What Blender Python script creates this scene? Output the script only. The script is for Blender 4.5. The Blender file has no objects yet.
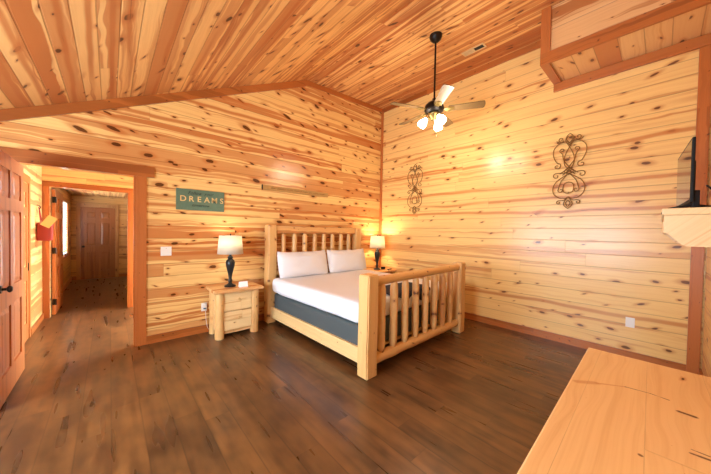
import bpy, bmesh, math, random
from mathutils import Vector, Matrix, noise
random.seed(7)
C = bpy.context.scene.collection
PI = math.pi

# ------------------------------------------------------------------ materials
def srgb(r, g, b):
    f = lambda c: (c/255/12.92) if c/255 <= .04045 else ((c/255+.055)/1.055)**2.4
    return (f(r), f(g), f(b), 1)

class S:
    """tiny expression wrapper over shader math nodes"""
    nt = None
    def __init__(s, sock): s.s = sock
    @staticmethod
    def m(op, *a):
        n = S.nt.nodes.new('ShaderNodeMath'); n.operation = op
        for i, v in enumerate(a):
            if isinstance(v, S): S.nt.links.new(v.s, n.inputs[i])
            else: n.inputs[i].default_value = v
        return S(n.outputs[0])
    def __add__(a, b): return S.m('ADD', a, b)
    def __radd__(a, b): return S.m('ADD', b, a)
    def __sub__(a, b): return S.m('SUBTRACT', a, b)
    def __rsub__(a, b): return S.m('SUBTRACT', b, a)
    def __mul__(a, b): return S.m('MULTIPLY', a, b)
    def __rmul__(a, b): return S.m('MULTIPLY', b, a)
    def __truediv__(a, b): return S.m('DIVIDE', a, b)

def new_mat(name):
    m = bpy.data.materials.new(name); m.use_nodes = True
    nt = m.node_tree; S.nt = nt
    return m, nt, nt.nodes['Principled BSDF']

def vec(nt, x, y, z=0.0):
    n = nt.nodes.new('ShaderNodeCombineXYZ')
    for i, v in enumerate((x, y, z)):
        if isinstance(v, S): nt.links.new(v.s, n.inputs[i])
        else: n.inputs[i].default_value = v
    return n.outputs[0]

def noise_tex(nt, v, scale=1.0, detail=3.0, rough=.5, dist=0.0):
    n = nt.nodes.new('ShaderNodeTexNoise'); n.inputs['Scale'].default_value = scale
    n.inputs['Detail'].default_value = detail; n.inputs['Roughness'].default_value = rough
    n.inputs['Distortion'].default_value = dist
    nt.links.new(v, n.inputs['Vector']); return S(n.outputs['Fac'])

def white(nt, v):
    n = nt.nodes.new('ShaderNodeTexWhiteNoise'); n.noise_dimensions = '3D'
    nt.links.new(v, n.inputs['Vector']); return S(n.outputs['Value'])

def smooth(nt, x, a, b):
    n = nt.nodes.new('ShaderNodeMapRange'); n.interpolation_type = 'SMOOTHSTEP'
    nt.links.new(x.s, n.inputs['Value']); 
    for k, v in (('From Min', a), ('From Max', b)):
        if isinstance(v, S): nt.links.new(v.s, n.inputs[k])
        else: n.inputs[k].default_value = v
    return S(n.outputs['Result'])

def mix(nt, f, a, b, mode='MIX'):
    n = nt.nodes.new('ShaderNodeMix'); n.data_type = 'RGBA'; n.blend_type = mode
    if isinstance(f, S): nt.links.new(f.s, n.inputs[0])
    else: n.inputs[0].default_value = f
    for i, v in ((6, a), (7, b)):
        if isinstance(v, tuple): n.inputs[i].default_value = v
        else: nt.links.new(v, n.inputs[i])
    return n.outputs[2]

def pine(name, u='x', v='z', w=.168, light=(238, 200, 146), dark=(190, 112, 58), knot=(96, 50, 24),
         streak=.5, knots=.8, ksize=1.0, rough=.32, groove=.006, seed=0.0, tone=.12, off=0.0, spec=.5, kden=1.0, gd=.45, marks=(), vein=0.0):
    m, nt, bs = new_mat(name)
    tc = nt.nodes.new('ShaderNodeTexCoord'); sp = nt.nodes.new('ShaderNodeSeparateXYZ')
    nt.links.new(tc.outputs['Object'], sp.inputs[0])
    ax = {'x': S(sp.outputs[0]), 'y': S(sp.outputs[1]), 'z': S(sp.outputs[2])}
    def axis(s):
        r = ax[s[0]]
        for c in s[1:]: r = r + ax[c]
        return r
    U = axis(u); Vv = axis(v) + (seed*3.17 + off + 20*w)
    vp = Vv / w
    P = S.m('FLOOR', vp); fv = vp - P
    r1 = white(nt, vec(nt, P*1.37, seed + 3.1, 1.7)); r2 = white(nt, vec(nt, P*2.11, seed + 9.4, 5.3))
    # boards are cut to length: butt joints
    ub = (U + r1*37.0)/5.5
    B = S.m('FLOOR', ub); fb = ub - B
    r3 = white(nt, vec(nt, P*1.9, B*3.3, seed + 2.0)); r4 = white(nt, vec(nt, P*2.9, B*1.3, seed + 7.0))
    uu = U + r3*41.0 + seed
    # knots
    vo = nt.nodes.new('ShaderNodeTexVoronoi'); vo.voronoi_dimensions = '2D'; vo.feature = 'F1'
    vo.inputs['Scale'].default_value = 1.0; vo.inputs['Randomness'].default_value = .95
    wob = noise_tex(nt, vec(nt, uu*9.0, Vv*25.0, P), 1, 2) - .5
    nt.links.new(vec(nt, uu*(3.0*kden) + wob*.05 + Vv*(r1 - .5)*9.0, Vv*6.2 + P*4.3 + wob*.16 + (fv - .5)*0.0 + uu*1.2 + Vv*0.0), vo.inputs['Vector'])
    d = S(vo.outputs['Distance'])
    sc = nt.nodes.new('ShaderNodeSeparateColor'); nt.links.new(vo.outputs['Color'], sc.inputs[0])
    cr, cg = S(sc.outputs[0]), S(sc.outputs[1])
    thr = (cr*cr*.10 + .03)*ksize * smooth(nt, cg, 1-knots-.02, 1-knots+.02)
    kn = 1 - smooth(nt, d, thr*.72, thr*1.0 + .004)
    ring = 1 - smooth(nt, d, thr*.8, thr*2.6 + .01)
    # streaks of heartwood running with the grain, bending round knots
    bend = (1 - smooth(nt, d, 0.02, .6))*.016
    wav = (noise_tex(nt, vec(nt, uu*.9, P*7.1), 1, 2) - .5)*.05
    sv = Vv + wav + bend
    st = noise_tex(nt, vec(nt, uu*.22, sv*11.0, P*5.7 + seed), 1, 3, .55)
    lim = .62 - .3*streak + (r4 - .5)*.22
    heart = smooth(nt, st, lim, lim + .07)
    grain = noise_tex(nt, vec(nt, uu*1.6, sv*95.0, P), 1, 3, .6)
    fine = noise_tex(nt, vec(nt, uu*.5, sv*34.0, P + 9.0), 1, 4, .65)
    L = srgb(*light); D = srgb(*dark); K = srgb(*knot)
    mid = tuple(L[i]*.55 + D[i]*.45 for i in range(3)) + (1,)
    base = mix(nt, smooth(nt, fine, .42, .72)*.6, L, mid)
    base = mix(nt, r3*tone*1.6, base, mid)
    base = mix(nt, heart*(.45 + .5*r2), base, D)
    base = mix(nt, smooth(nt, grain, .5, .85)*.22, base, D)
    base = mix(nt, ring*.62, base, D)
    base = mix(nt, kn*.92, base, K)
    if vein:      # one wandering red-brown heart streak on some boards, with fine dark checks in it
        vw = (noise_tex(nt, vec(nt, uu*.55, P*3.7 + seed), 1, 3, .5) - .5)*1.1
        c0 = fv - (r1*.5 + .25) + vw
        ab = S.m('ABSOLUTE', c0) + (fine - .5)*.12
        gate = smooth(nt, r2, 1 - vein, 1.02 - vein)*smooth(nt, noise_tex(nt, vec(nt, uu*.3, P*9.1), 1, 1), .36, .5)
        base = mix(nt, (1 - smooth(nt, ab, .05, .22))*gate*.8, base, D)
        chk = (1 - smooth(nt, S.m('ABSOLUTE', c0 + (grain - .5)*.05), .004, .022))*gate*smooth(nt, noise_tex(nt, vec(nt, uu*1.7, P*2.1 + 5), 1, 2), .55, .6)
        base = mix(nt, chk*.8, base, K)
    if groove:
        g = groove/w
        e = S.m('MINIMUM', fv, 1 - fv); gr = 1 - smooth(nt, e, g*.35, g)
        e2 = S.m('MINIMUM', fb, 1 - fb); gr2 = 1 - smooth(nt, e2, .0004, .0009)
        gr = S.m('MAXIMUM', gr, gr2*.35)
        base = mix(nt, gr*gd, base, tuple(c*.45 for c in D[:3]) + (1,))
        h = grain*.06 - gr
        bp = nt.nodes.new('ShaderNodeBump'); bp.inputs['Strength'].default_value = .55
        bp.inputs['Distance'].default_value = .004
        nt.links.new(h.s, bp.inputs['Height']); nt.links.new(bp.outputs[0], bs.inputs['Normal'])
    for x0, y0, x1, y1, r_, k_ in marks:          # resin cracks and stains of their own shape
        dx, dy = x1-x0, y1-y0; L2 = dx*dx + dy*dy
        t_ = S.m('MINIMUM', S.m('MAXIMUM', ((ax['x'] - x0)*dx + (ax['y'] - y0)*dy)/L2, 0.0), 1.0)
        ex = ax['x'] - x0 - t_*dx; ey = ax['y'] - y0 - t_*dy
        dd = S.m('SQRT', ex*ex + ey*ey) + (fine - .5)*.012
        base = mix(nt, (1 - smooth(nt, dd, r_*.4, r_*1.2))*k_, base, K if k_ > .6 else D)
    nt.links.new(base, bs.inputs['Base Color'])
    bs.inputs['Roughness'].default_value = rough
    bs.inputs['Specular IOR Level'].default_value = spec
    return m

def plain(name, col, rough=.5, metal=0.0, emit=0, bump=0, bscale=200, spec=.5, var=.0):
    m, nt, bs = new_mat(name); c = srgb(*col)
    bs.inputs['Base Color'].default_value = c
    bs.inputs['Roughness'].default_value = rough; bs.inputs['Metallic'].default_value = metal
    bs.inputs['Specular IOR Level'].default_value = spec
    if emit:
        bs.inputs['Emission Color'].default_value = c; bs.inputs['Emission Strength'].default_value = emit
    tc = nt.nodes.new('ShaderNodeTexCoord')
    n = noise_tex(nt, tc.outputs['Object'], bscale if bump else 30, 3)
    if var:
        nt.links.new(mix(nt, n*var, c, tuple(x*.4 for x in c[:3]) + (1,)), bs.inputs['Base Color'])
    if bump:
        bp = nt.nodes.new('ShaderNodeBump'); bp.inputs['Strength'].default_value = bump; bp.inputs['Distance'].default_value = .003
        nt.links.new(n.s, bp.inputs['Height']); nt.links.new(bp.outputs[0], bs.inputs['Normal'])
    return m

WL = dict(light=(245, 204, 130), dark=(192, 106, 48), knot=(80, 38, 16))
M = {}
MARKS = [(1.13, .535, 1.18, .475, .017, .5), (1.18, .475, 1.238, .385, .006, .5), (1.238, .385, 1.248, .312, .004, .65), (1.248, .312, 1.238, .262, .003, .85),
         (1.159, .237, 1.155, .202, .010, .95), (.753, .332, .752, .330, .006, .85), (.88, .227, .887, .12, .006, .9), (.905, .225, .90, .12, .003, .8)]
M['back'] = pine('pine_back_wall', 'x', 'z', .168, streak=.5, knots=.9, vein=.55, seed=1.0, rough=.24, **WL, ksize=1.55)
M['right'] = pine('pine_right_wall', 'y', 'z', .168, streak=.0, knots=.58, vein=.36, seed=4.0, rough=.28, tone=.10, light=(243, 202, 128), dark=(196, 118, 58), knot=(96, 54, 24), ksize=1.2)
M['front'] = pine('pine_front_wall', 'x', 'z', .168, streak=.3, knots=.6, seed=6.0, **WL)
M['left'] = pine('pine_left_wall', 'y', 'z', .168, streak=.5, knots=.6, seed=8.0, **WL)
M['ceil'] = pine('pine_ceiling', 'y', 'x', .128, light=(242, 192, 122), dark=(178, 98, 46), knot=(84, 42, 20), streak=.55, knots=.8, vein=.8, seed=2.0, rough=.45, ksize=1.35, tone=.35)
M['trim_h'] = pine('stained_trim_x', 'x', 'z', 1.3, light=(186, 108, 50), dark=(140, 74, 30), knot=(90, 42, 20), streak=.45, knots=.5, ksize=.5, groove=0, seed=3, kden=2)
M['trim_y'] = pine('stained_trim_y', 'y', 'z', 1.3, light=(186, 108, 50), dark=(140, 74, 30), knot=(90, 42, 20), streak=.45, knots=.5, ksize=.5, groove=0, seed=5, kden=2)
M['trim_z'] = pine('stained_trim_z', 'z', 'xy', 1.3, light=(190, 110, 52), dark=(146, 76, 32), knot=(90, 42, 20), streak=.4, knots=.5, ksize=.5, groove=0, seed=7, kden=2)
M['log'] = pine('peeled_log_z', 'z', 'xy', 2.7, light=(230, 182, 116), dark=(184, 114, 56), streak=.2, knots=.75, ksize=.85, groove=0, seed=9, rough=.4, kden=1.6)
M['logx'] = pine('peeled_log_x', 'x', 'zy', 2.7, light=(228, 178, 112), dark=(184, 112, 56), streak=.2, knots=.6, ksize=.5, groove=0, seed=10, rough=.38, kden=1.6)
M['logy'] = pine('peeled_log_y', 'y', 'zx', 2.7, light=(238, 198, 136), dark=(196, 130, 70), streak=.15, knots=.6, ksize=.4, groove=0, seed=12, rough=.4, kden=1.6)
M['drawer'] = pine('drawer_pine', 'x', 'z', .14, light=(246, 210, 152), dark=(214, 156, 92), streak=.2, knots=.5, ksize=.6, groove=.002, seed=13, rough=.4)
M['slab'] = pine('slab_pine', 'x', 'y', .3, light=(240, 196, 134), dark=(198, 126, 66), streak=.3, knots=.6, ksize=.7, groove=0, seed=14, rough=.25)
M['dresser'] = pine('dresser_pine', 'x', 'y', .178, light=(246, 204, 144), dark=(196, 120, 62), streak=-.5, knots=.12, ksize=.6, groove=.0008, seed=27.3, rough=.25, tone=.2, gd=.3, marks=MARKS)
M['door'] = pine('stained_door', 'z', 'xy', .6, light=(188, 110, 54), dark=(150, 78, 34), knot=(100, 48, 22), streak=.2, knots=.3, ksize=.5, groove=0, seed=15, rough=.34)
M['door_far'] = pine('hall_door', 'z', 'xy', .6, light=(168, 102, 54), dark=(124, 66, 30), knot=(80, 38, 18), streak=.5, knots=.5, ksize=.6, groove=0, seed=16, rough=.3)
M['shelf'] = pine('shelf_pine', 'x', 'zy', .5, light=(240, 202, 146), dark=(206, 146, 84), streak=.1, knots=.4, ksize=.5, groove=0, seed=17, rough=.35)
M['sheet'] = plain('white_sheet', (232, 232, 236), .85, bump=.25, bscale=9)
M['pillow'] = plain('pillow_case', (230, 229, 232), .85, bump=.3, bscale=11)
M['boxspring'] = plain('charcoal_box_spring', (76, 82, 82), .9, bump=.4, bscale=300)
M['throw'] = plain('navy_throw', (26, 28, 40), .95, bump=.4, bscale=200)
M['black'] = plain('dark_bronze', (34, 26, 22), .4, .6)
M['pewter'] = plain('dark_turned_base', (44, 46, 46), .35, .4, var=.3)
M['iron'] = plain('brushed_iron_scroll', (140, 104, 58), .45, .6)
M['brass'] = plain('aged_brass', (130, 108, 60), .35, .8)
M['blade'] = plain('fan_blade', (112, 88, 56), .4, var=.3)
M['sign'] = plain('sage_green_board', (104, 126, 100), .8, var=.5)
M['letter'] = plain('tan_lettering', (226, 190, 120), .7)
M['script'] = plain('dark_green_script', (38, 52, 40), .8)
M['signwood'] = plain('tan_sign_board', (196, 150, 84), .7, var=.4)
M['brownink'] = plain('brown_painted_text', (140, 98, 46), .8)
M['plastic'] = plain('white_plastic', (238, 234, 226), .4)
M['slot'] = plain('dark_slot', (60, 56, 50), .6)
M['blackp'] = plain('black_plastic', (14, 14, 14), .55, spec=.25)
M['screen'] = plain('tv_glass', (8, 8, 9), .06, spec=1.0)
M['paper'] = plain('white_card', (240, 238, 234), .6)
M['red'] = plain('red_cloth', (150, 48, 34), .8, bump=.3)
M['cream'] = plain('cream_tag', (214, 186, 116), .7)
M['vent'] = plain('tan_vent', (226, 196, 146), .5)
M['ventdark'] = plain('vent_duct', (70, 52, 34), .8)
M['bulb'] = plain('bulb', (255, 214, 160), .4, emit=12)
M['blue'] = plain('blue_oil', (40, 90, 130), .3)

def shade_mat(name, col, e=0):
    m, nt, bs = new_mat(name)
    for n in list(nt.nodes):
        if n.type != 'OUTPUT_MATERIAL': nt.nodes.remove(n)
    out = [n for n in nt.nodes][0]
    d = nt.nodes.new('ShaderNodeBsdfDiffuse'); t = nt.nodes.new('ShaderNodeBsdfTranslucent')
    d.inputs[0].default_value = srgb(*col); t.inputs[0].default_value = srgb(*col)
    mx = nt.nodes.new('ShaderNodeMixShader'); mx.inputs[0].default_value = .5
    nt.links.new(d.outputs[0], mx.inputs[1]); nt.links.new(t.outputs[0], mx.inputs[2])
    nt.links.new(mx.outputs[0], out.inputs[0]); return m
M['shade'] = shade_mat('linen_shade', (236, 226, 208))
M['glass_lit'] = plain('lit_frosted_glass', (255, 244, 226), .3, emit=14)

def glass_mat():
    m, nt, bs = new_mat('window_glass')
    for n in list(nt.nodes):
        if n.type != 'OUTPUT_MATERIAL': nt.nodes.remove(n)
    out = [n for n in nt.nodes][0]
    t = nt.nodes.new('ShaderNodeBsdfTransparent'); g = nt.nodes.new('ShaderNodeBsdfGlossy'); g.inputs['Roughness'].default_value = .02
    mx = nt.nodes.new('ShaderNodeMixShader'); mx.inputs[0].default_value = .06
    nt.links.new(t.outputs[0], mx.inputs[1]); nt.links.new(g.outputs[0], mx.inputs[2]); nt.links.new(mx.outputs[0], out.inputs[0])
    return m
M['glass'] = glass_mat()

def floor_mat():
    m, nt, bs = new_mat('brown_plank_floor')
    tc = nt.nodes.new('ShaderNodeTexCoord'); sp = nt.nodes.new('ShaderNodeSeparateXYZ')
    nt.links.new(tc.outputs['Object'], sp.inputs[0])
    X, Y = S(sp.outputs[0]), S(sp.outputs[1])
    vp = (X + 10)/.182; P = S.m('FLOOR', vp); fv = vp - P
    r1 = white(nt, vec(nt, P*1.3, 2.0)); ub = (Y + r1*11.0)/1.22; B = S.m('FLOOR', ub); fb = ub - B
    r3 = white(nt, vec(nt, P*1.7, B*2.3))
    g = noise_tex(nt, vec(nt, X*13.0, Y*1.3 + r3*30, 2.0), 1, 1, .5)
    g2 = noise_tex(nt, vec(nt, X*28.0, Y*2.6 + r3*30, P), 1, 3, .6)
    g3 = noise_tex(nt, vec(nt, X*5.0, Y*1.6, 3.0), 1, 3, .6)
    g4 = noise_tex(nt, vec(nt, X*9.0, Y*6.0 + r3*11, 8.0), 1, 1, .5)
    base = mix(nt, smooth(nt, g*.65 + g4*.35, .28, .72), srgb(66, 41, 22), srgb(130, 86, 46))
    base = mix(nt, smooth(nt, g2, .35, .65)*.16, base, srgb(62, 38, 22))
    base = mix(nt, r3*.6, base, srgb(66, 42, 26))
    base = mix(nt, smooth(nt, g3, .4, .65)*.4, base, srgb(132, 88, 48))
    e = S.m('MINIMUM', fv, 1 - fv); gr = 1 - smooth(nt, e, .01, .035)
    e2 = S.m('MINIMUM', fb, 1 - fb); gr = S.m('MAXIMUM', gr, (1 - smooth(nt, e2, .0005, .003))*.6)
    base = mix(nt, gr*.4, base, srgb(40, 26, 18))
    nt.links.new(base, bs.inputs['Base Color'])
    bs.inputs['Roughness'].default_value = .36
    r = g*.10 + .24
    nt.links.new(r.s, bs.inputs['Roughness'])
    bp = nt.nodes.new('ShaderNodeBump'); bp.inputs['Strength'].default_value = .08; bp.inputs['Distance'].default_value = .0005
    nt.links.new((g*.3 - gr*.3).s, bp.inputs['Height']); nt.links.new(bp.outputs[0], bs.inputs['Normal'])
    return m
M['floor'] = floor_mat()

# ------------------------------------------------------------------ mesh helpers
def BM(): return bmesh.new()
def hexa(bm, pts):
    v = [bm.verts.new(p) for p in pts]
    for f in ((3, 2, 1, 0), (4, 5, 6, 7), (0, 1, 5, 4), (1, 2, 6, 5), (2, 3, 7, 6), (3, 0, 4, 7)):
        bm.faces.new([v[i] for i in f])
    return v
def bx(bm, x0, x1, y0, y1, z0, z1, bev=0):
    v = hexa(bm, [(x0, y0, z0), (x1, y0, z0), (x1, y1, z0), (x0, y1, z0), (x0, y0, z1), (x1, y0, z1), (x1, y1, z1), (x0, y1, z1)])
    if bev:
        es = {e for a in v for e in a.link_edges}
        bmesh.ops.bevel(bm, geom=list(es), offset=bev, segments=2, affect='EDGES', profile=.6)
    return v
def box(x0, x1, y0, y1, z0, z1, bev=0):
    bm = BM(); bx(bm, x0, x1, y0, y1, z0, z1, bev); return bm
def prism(bm, poly, axis, a0, a1):
    """extrude a 2D polygon along an axis"""
    def P(p, a):
        return {'x': (a, p[0], p[1]), 'y': (p[0], a, p[1]), 'z': (p[0], p[1], a)}[axis]
    A = [bm.verts.new(P(p, a0)) for p in poly]; B = [bm.verts.new(P(p, a1)) for p in poly]
    n = len(poly)
    bm.faces.new(A); bm.faces.new(B[::-1])
    for i in range(n): bm.faces.new([A[i], B[i], B[(i+1) % n], A[(i+1) % n]])
    bmesh.ops.recalc_face_normals(bm, faces=bm.faces)
def lathe(bm, prof, cx=0, cy=0, cz=0, seg=32, cap=True):
    rings = []
    for r, z in prof:
        rings.append([bm.verts.new((cx + r*math.cos(2*PI*k/seg), cy + r*math.sin(2*PI*k/seg), cz + z)) for k in range(seg)])
    for a, b in zip(rings, rings[1:]):
        for k in range(seg): bm.faces.new([a[k], a[(k+1) % seg], b[(k+1) % seg], b[k]])
    if cap:
        bm.faces.new(rings[0][::-1]); bm.faces.new(rings[-1])
    bmesh.ops.recalc_face_normals(bm, faces=bm.faces)
def sweep(bm, pts, rad, seg=8, cap=True):
    """tube through points; rad is a number or a function of t"""
    pts = [Vector(p) for p in pts]; n = len(pts); rings = []
    t0 = (pts[1]-pts[0]).normalized()
    ref = Vector((0, 0, 1)) if abs(t0.z) < .9 else Vector((1, 0, 0))
    nx = t0.cross(ref).normalized()
    for i, p in enumerate(pts):
        t = (pts[min(i+1, n-1)] - pts[max(i-1, 0)]).normalized()
        nx = (nx - t*nx.dot(t)).normalized(); ny = t.cross(nx)
        r = rad(i/(n-1)) if callable(rad) else rad
        rings.append([bm.verts.new(p + (nx*math.cos(2*PI*k/seg) + ny*math.sin(2*PI*k/seg))*r) for k in range(seg)])
    for a, b in zip(rings, rings[1:]):
        for k in range(seg): bm.faces.new([a[k], b[k], b[(k+1) % seg], a[(k+1) % seg]])
    if cap: bm.faces.new(rings[0]); bm.faces.new(rings[-1][::-1])
    bmesh.ops.recalc_face_normals(bm, faces=bm.faces)
def log(bm, p0, p1, r, tenon=0, seg=18, rings=22, seed=0, flat=None):
    """peeled log: slightly irregular round stick, optional slimmer ends; flat=(axis, limit) shaves a side"""
    p0, p1 = Vector(p0), Vector(p1); n0 = len(bm.verts)
    L = (p1-p0).length
    def rad(t):
        k = 1.0
        if tenon:
            d = min(t, 1-t)*L
            k = .62 + .38*min(1, d/tenon)**.6
        return r*k
    sweep(bm, [p0 + (p1-p0)*i/rings for i in range(rings+1)], rad, seg)
    bm.verts.ensure_lookup_table(); ax = (p1-p0).normalized()
    for v in list(bm.verts)[n0:]:
        c = p0 + ax*((v.co-p0).dot(ax)); q = v.co - c
        k = 1 + .10*noise.noise(v.co*5.5 + Vector((seed, seed*2.3, 0))) + .03*noise.noise(v.co*21)
        v.co = c + q*k
def obj(name, bm, mat, parent=None, smooth=False, bevel=0):
    me = bpy.data.meshes.new(name); bm.normal_update(); bm.to_mesh(me); bm.free()
    me.materials.append(mat)
    if smooth:
        for p in me.polygons: p.use_smooth = True
        if hasattr(me, 'set_sharp_from_angle'): me.set_sharp_from_angle(angle=math.radians(38))
    o = bpy.data.objects.new(name, me); C.objects.link(o)
    if parent: o.parent = parent
    if bevel:
        b = o.modifiers.new('bevel', 'BEVEL'); b.width = bevel; b.segments = 2; b.limit_method = 'ANGLE'
    return o
def struct(name, bm, mat, **k):
    o = obj(name, bm, mat, **k)
    if not k.get('parent'): o['kind'] = 'structure'
    return o
def thing(name, label, cat, loc=(0, 0, 0), rz=0, group=None):
    o = bpy.data.objects.new(name, None); C.objects.link(o); o.location = loc; o.rotation_euler = (0, 0, rz)
    o.empty_display_size = .1; tag(o, label, cat, group); return o
def tag(o, label, cat, group=None):
    o['label'] = label; o['category'] = cat
    if group: o['group'] = group
    return o
def dup(root, loc, label, rz=None):
    r = root.copy(); C.objects.link(r); r.location = loc; r['label'] = label
    if rz is not None: r.rotation_euler = (0, 0, rz)
    for ch in list(root.children):
        c = ch.copy(); C.objects.link(c); c.parent = r
        for g in list(ch.children):
            d = g.copy(); C.objects.link(d); d.parent = c
    return r
def text_bm(s, size, shear=0, bold=0, depth=.002, spacing=1.0):
    cu = bpy.data.curves.new('t', 'FONT'); cu.body = s; cu.size = size; cu.shear = shear; cu.offset = bold
    cu.extrude = depth; cu.align_x = 'CENTER'; cu.align_y = 'CENTER'; cu.space_character = spacing
    o = bpy.data.objects.new('t', cu); C.objects.link(o)
    bpy.context.view_layer.update()
    me = bpy.data.meshes.new_from_object(o.evaluated_get(bpy.context.evaluated_depsgraph_get()))
    bpy.data.objects.remove(o); bpy.data.curves.remove(cu)
    bm = BM(); bm.from_mesh(me); bpy.data.meshes.remove(me)
    return bm

# ------------------------------------------------------------------ camera
f_px = 273.78; yaw, pitch, roll = .73175426, -.019285, .0180043
fw = Vector((math.sin(yaw)*math.cos(pitch), math.cos(yaw)*math.cos(pitch), math.sin(pitch)))
rt = Vector((math.cos(yaw), -math.sin(yaw), 0)); up = rt.cross(fw)
rt2 = rt*math.cos(roll) + up*math.sin(roll); up2 = up*math.cos(roll) - rt*math.sin(roll)
cam = bpy.data.cameras.new('camera'); cam.sensor_width = 36; cam.lens = f_px/711*36; cam.clip_start = .02
co = bpy.data.objects.new('camera', cam); C.objects.link(co)
co.matrix_world = Matrix(((rt2.x, up2.x, -fw.x, 0), (rt2.y, up2.y, -fw.y, 0), (rt2.z, up2.z, -fw.z, 1.5), (0, 0, 0, 1)))
bpy.context.scene.camera = co

# ------------------------------------------------------------------ the room
XL, XR, YF, YB = -1.6, 4.72, -.33, 4.4
RX, RZ = 2.667, 4.249                       # ridge
def cz(x): return RZ - .463*(RX-x) if x < RX else RZ + .052*(x-RX)
T = .12
OX0, OX1, OZ = -.73, .244, 2.146            # opening to the vestibule

struct('floor', box(XL-.15, XR+.15, YF-.15, 11.3, -.1, 0), M['floor'])
bm = BM()                                    # gable wall with the doorway
prism(bm, [(XL-T, 0), (OX0, 0), (OX0, cz(OX0)+.05), (XL-T, cz(XL-T)+.05)], 'y', YB, YB+T)
prism(bm, [(OX0, OZ), (OX1, OZ), (OX1, cz(OX1)+.05), (OX0, cz(OX0)+.05)], 'y', YB, YB+T)
prism(bm, [(OX1, 0), (XR+T, 0), (XR+T, cz(XR)+.05), (RX, RZ+.05), (OX1, cz(OX1)+.05)], 'y', YB, YB+T)
struct('wall_back', bm, M['back'])
struct('wall_right', box(XR, XR+T, YF-T, YB+T, 0, cz(XR)+.05), M['right'])
bm = BM(); prism(bm, [(XL-T, 0), (XR+T, 0), (XR+T, cz(XR)+.05), (RX, RZ+.05), (XL-T, cz(XL-T)+.05)], 'y', YF-T, YF)
struct('wall_front', bm, M['front'])
# left wall with two daylight windows (outside the frame)
WIN = [(.45, 1.75), (2.15, 3.35)]; WZ = (.75, 2.0)
bm = BM(); ztop = cz(XL)+.05
ys = [YF-T] + [v for w in WIN for v in w] + [YB+T]
for i in range(0, len(ys), 2): bx(bm, XL-T, XL, ys[i], ys[i+1], 0, ztop)
for a, b in WIN:
    bx(bm, XL-T, XL, a, b, 0, WZ[0]); bx(bm, XL-T, XL, a, b, WZ[1], ztop)
struct('wall_left', bm, M['left'])
def window(name, x0, x1, y0, y1, z0, z1):
    bm = BM(); fr = .05
    bx(bm, x0, x1, y0, y0+fr, z0, z1); bx(bm, x0, x1, y1-fr, y1, z0, z1)
    bx(bm, x0, x1, y0+fr, y1-fr, z0, z0+fr); bx(bm, x0, x1, y0+fr, y1-fr, z1-fr, z1)
    zm = (z0+z1)/2; bx(bm, x0, x1, y0+fr, y1-fr, zm-.02, zm+.02)
    w = struct(name, bm, M['plastic'])
    xm = (x0+x1)/2
    g = obj('pane', box(xm-.003, xm+.003, y0+fr, y1-fr, z0+fr, z1-fr), M['glass'], w)
    return w
for i, (a, b) in enumerate(WIN): window('window_%d' % (i+2), XL-T+.02, XL-.05, a, b, *WZ)
# ceiling: two planked planes meeting at the ridge
bm = BM()
def slab(bm, x0, x1, y0, y1, t=.1):
    z0, z1 = cz(x0), cz(x1)
    hexa(bm, [(x0, y0, z0), (x1, y0, z1), (x1, y1, z1), (x0, y1, z0), (x0, y0, z0+t), (x1, y0, z1+t), (x1, y1, z1+t), (x0, y1, z0+t)])
slab(bm, XL-T, RX, YF-T, YB+T); slab(bm, RX, XR+T, YF-T, YB+T)
struct('ceiling', bm, M['ceil'])
# crown boards
def rake(x0, x1, h):
    bm = BM(); d = .022
    hexa(bm, [(x0, YB-d, cz(x0)-h), (x1, YB-d, cz(x1)-h), (x1, YB, cz(x1)-h), (x0, YB, cz(x0)-h),
              (x0, YB-d, cz(x0)), (x1, YB-d, cz(x1)), (x1, YB, cz(x1)), (x0, YB, cz(x0))]); return bm
struct('trim_1', rake(XL, RX+.001, .115), M['trim_h'])
struct('trim_2', rake(RX-.001, XR, .085), M['trim_h'])
BX, BY = 4.04, 1.07                          # soffit face and end
struct('trim_3', box(XR-.024, XR, BY, YB-.022, 4.262, cz(XR)), M['trim_y'])
struct('trim_4', box(XR-.03, XR, YB-.05, YB-.0, .0, 4.29), M['trim_z'])        # corner post
# baseboards
struct('baseboard_back', box(.35, XR-.02, YB-.02, YB, 0, .105), M['trim_h'])
struct('baseboard_right', box(XR-.02, XR, -.225, YB-.05, 0, .105), M['trim_y'])
struct('baseboard_front', box(XL, XR-.02, YF, YF+.02, 0, .105), M['trim_h'])
# post trim near the front corner of the right wall
struct('trim_5', box(XR-.03, XR, -.315, -.225, 0, 3.53), M['trim_z'])
# first doorway casing
struct('trim_6', box(OX1, .35, YB-.022, YB, 0, OZ), M['trim_z'])
struct('trim_7', box(OX0-.35, .43, YB-.026, YB, OZ, OZ+.135), M['trim_h'])
struct('trim_8', box(OX1-.018, OX1, YB-.01, YB+T, 0, OZ), M['trim_z'])

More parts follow.
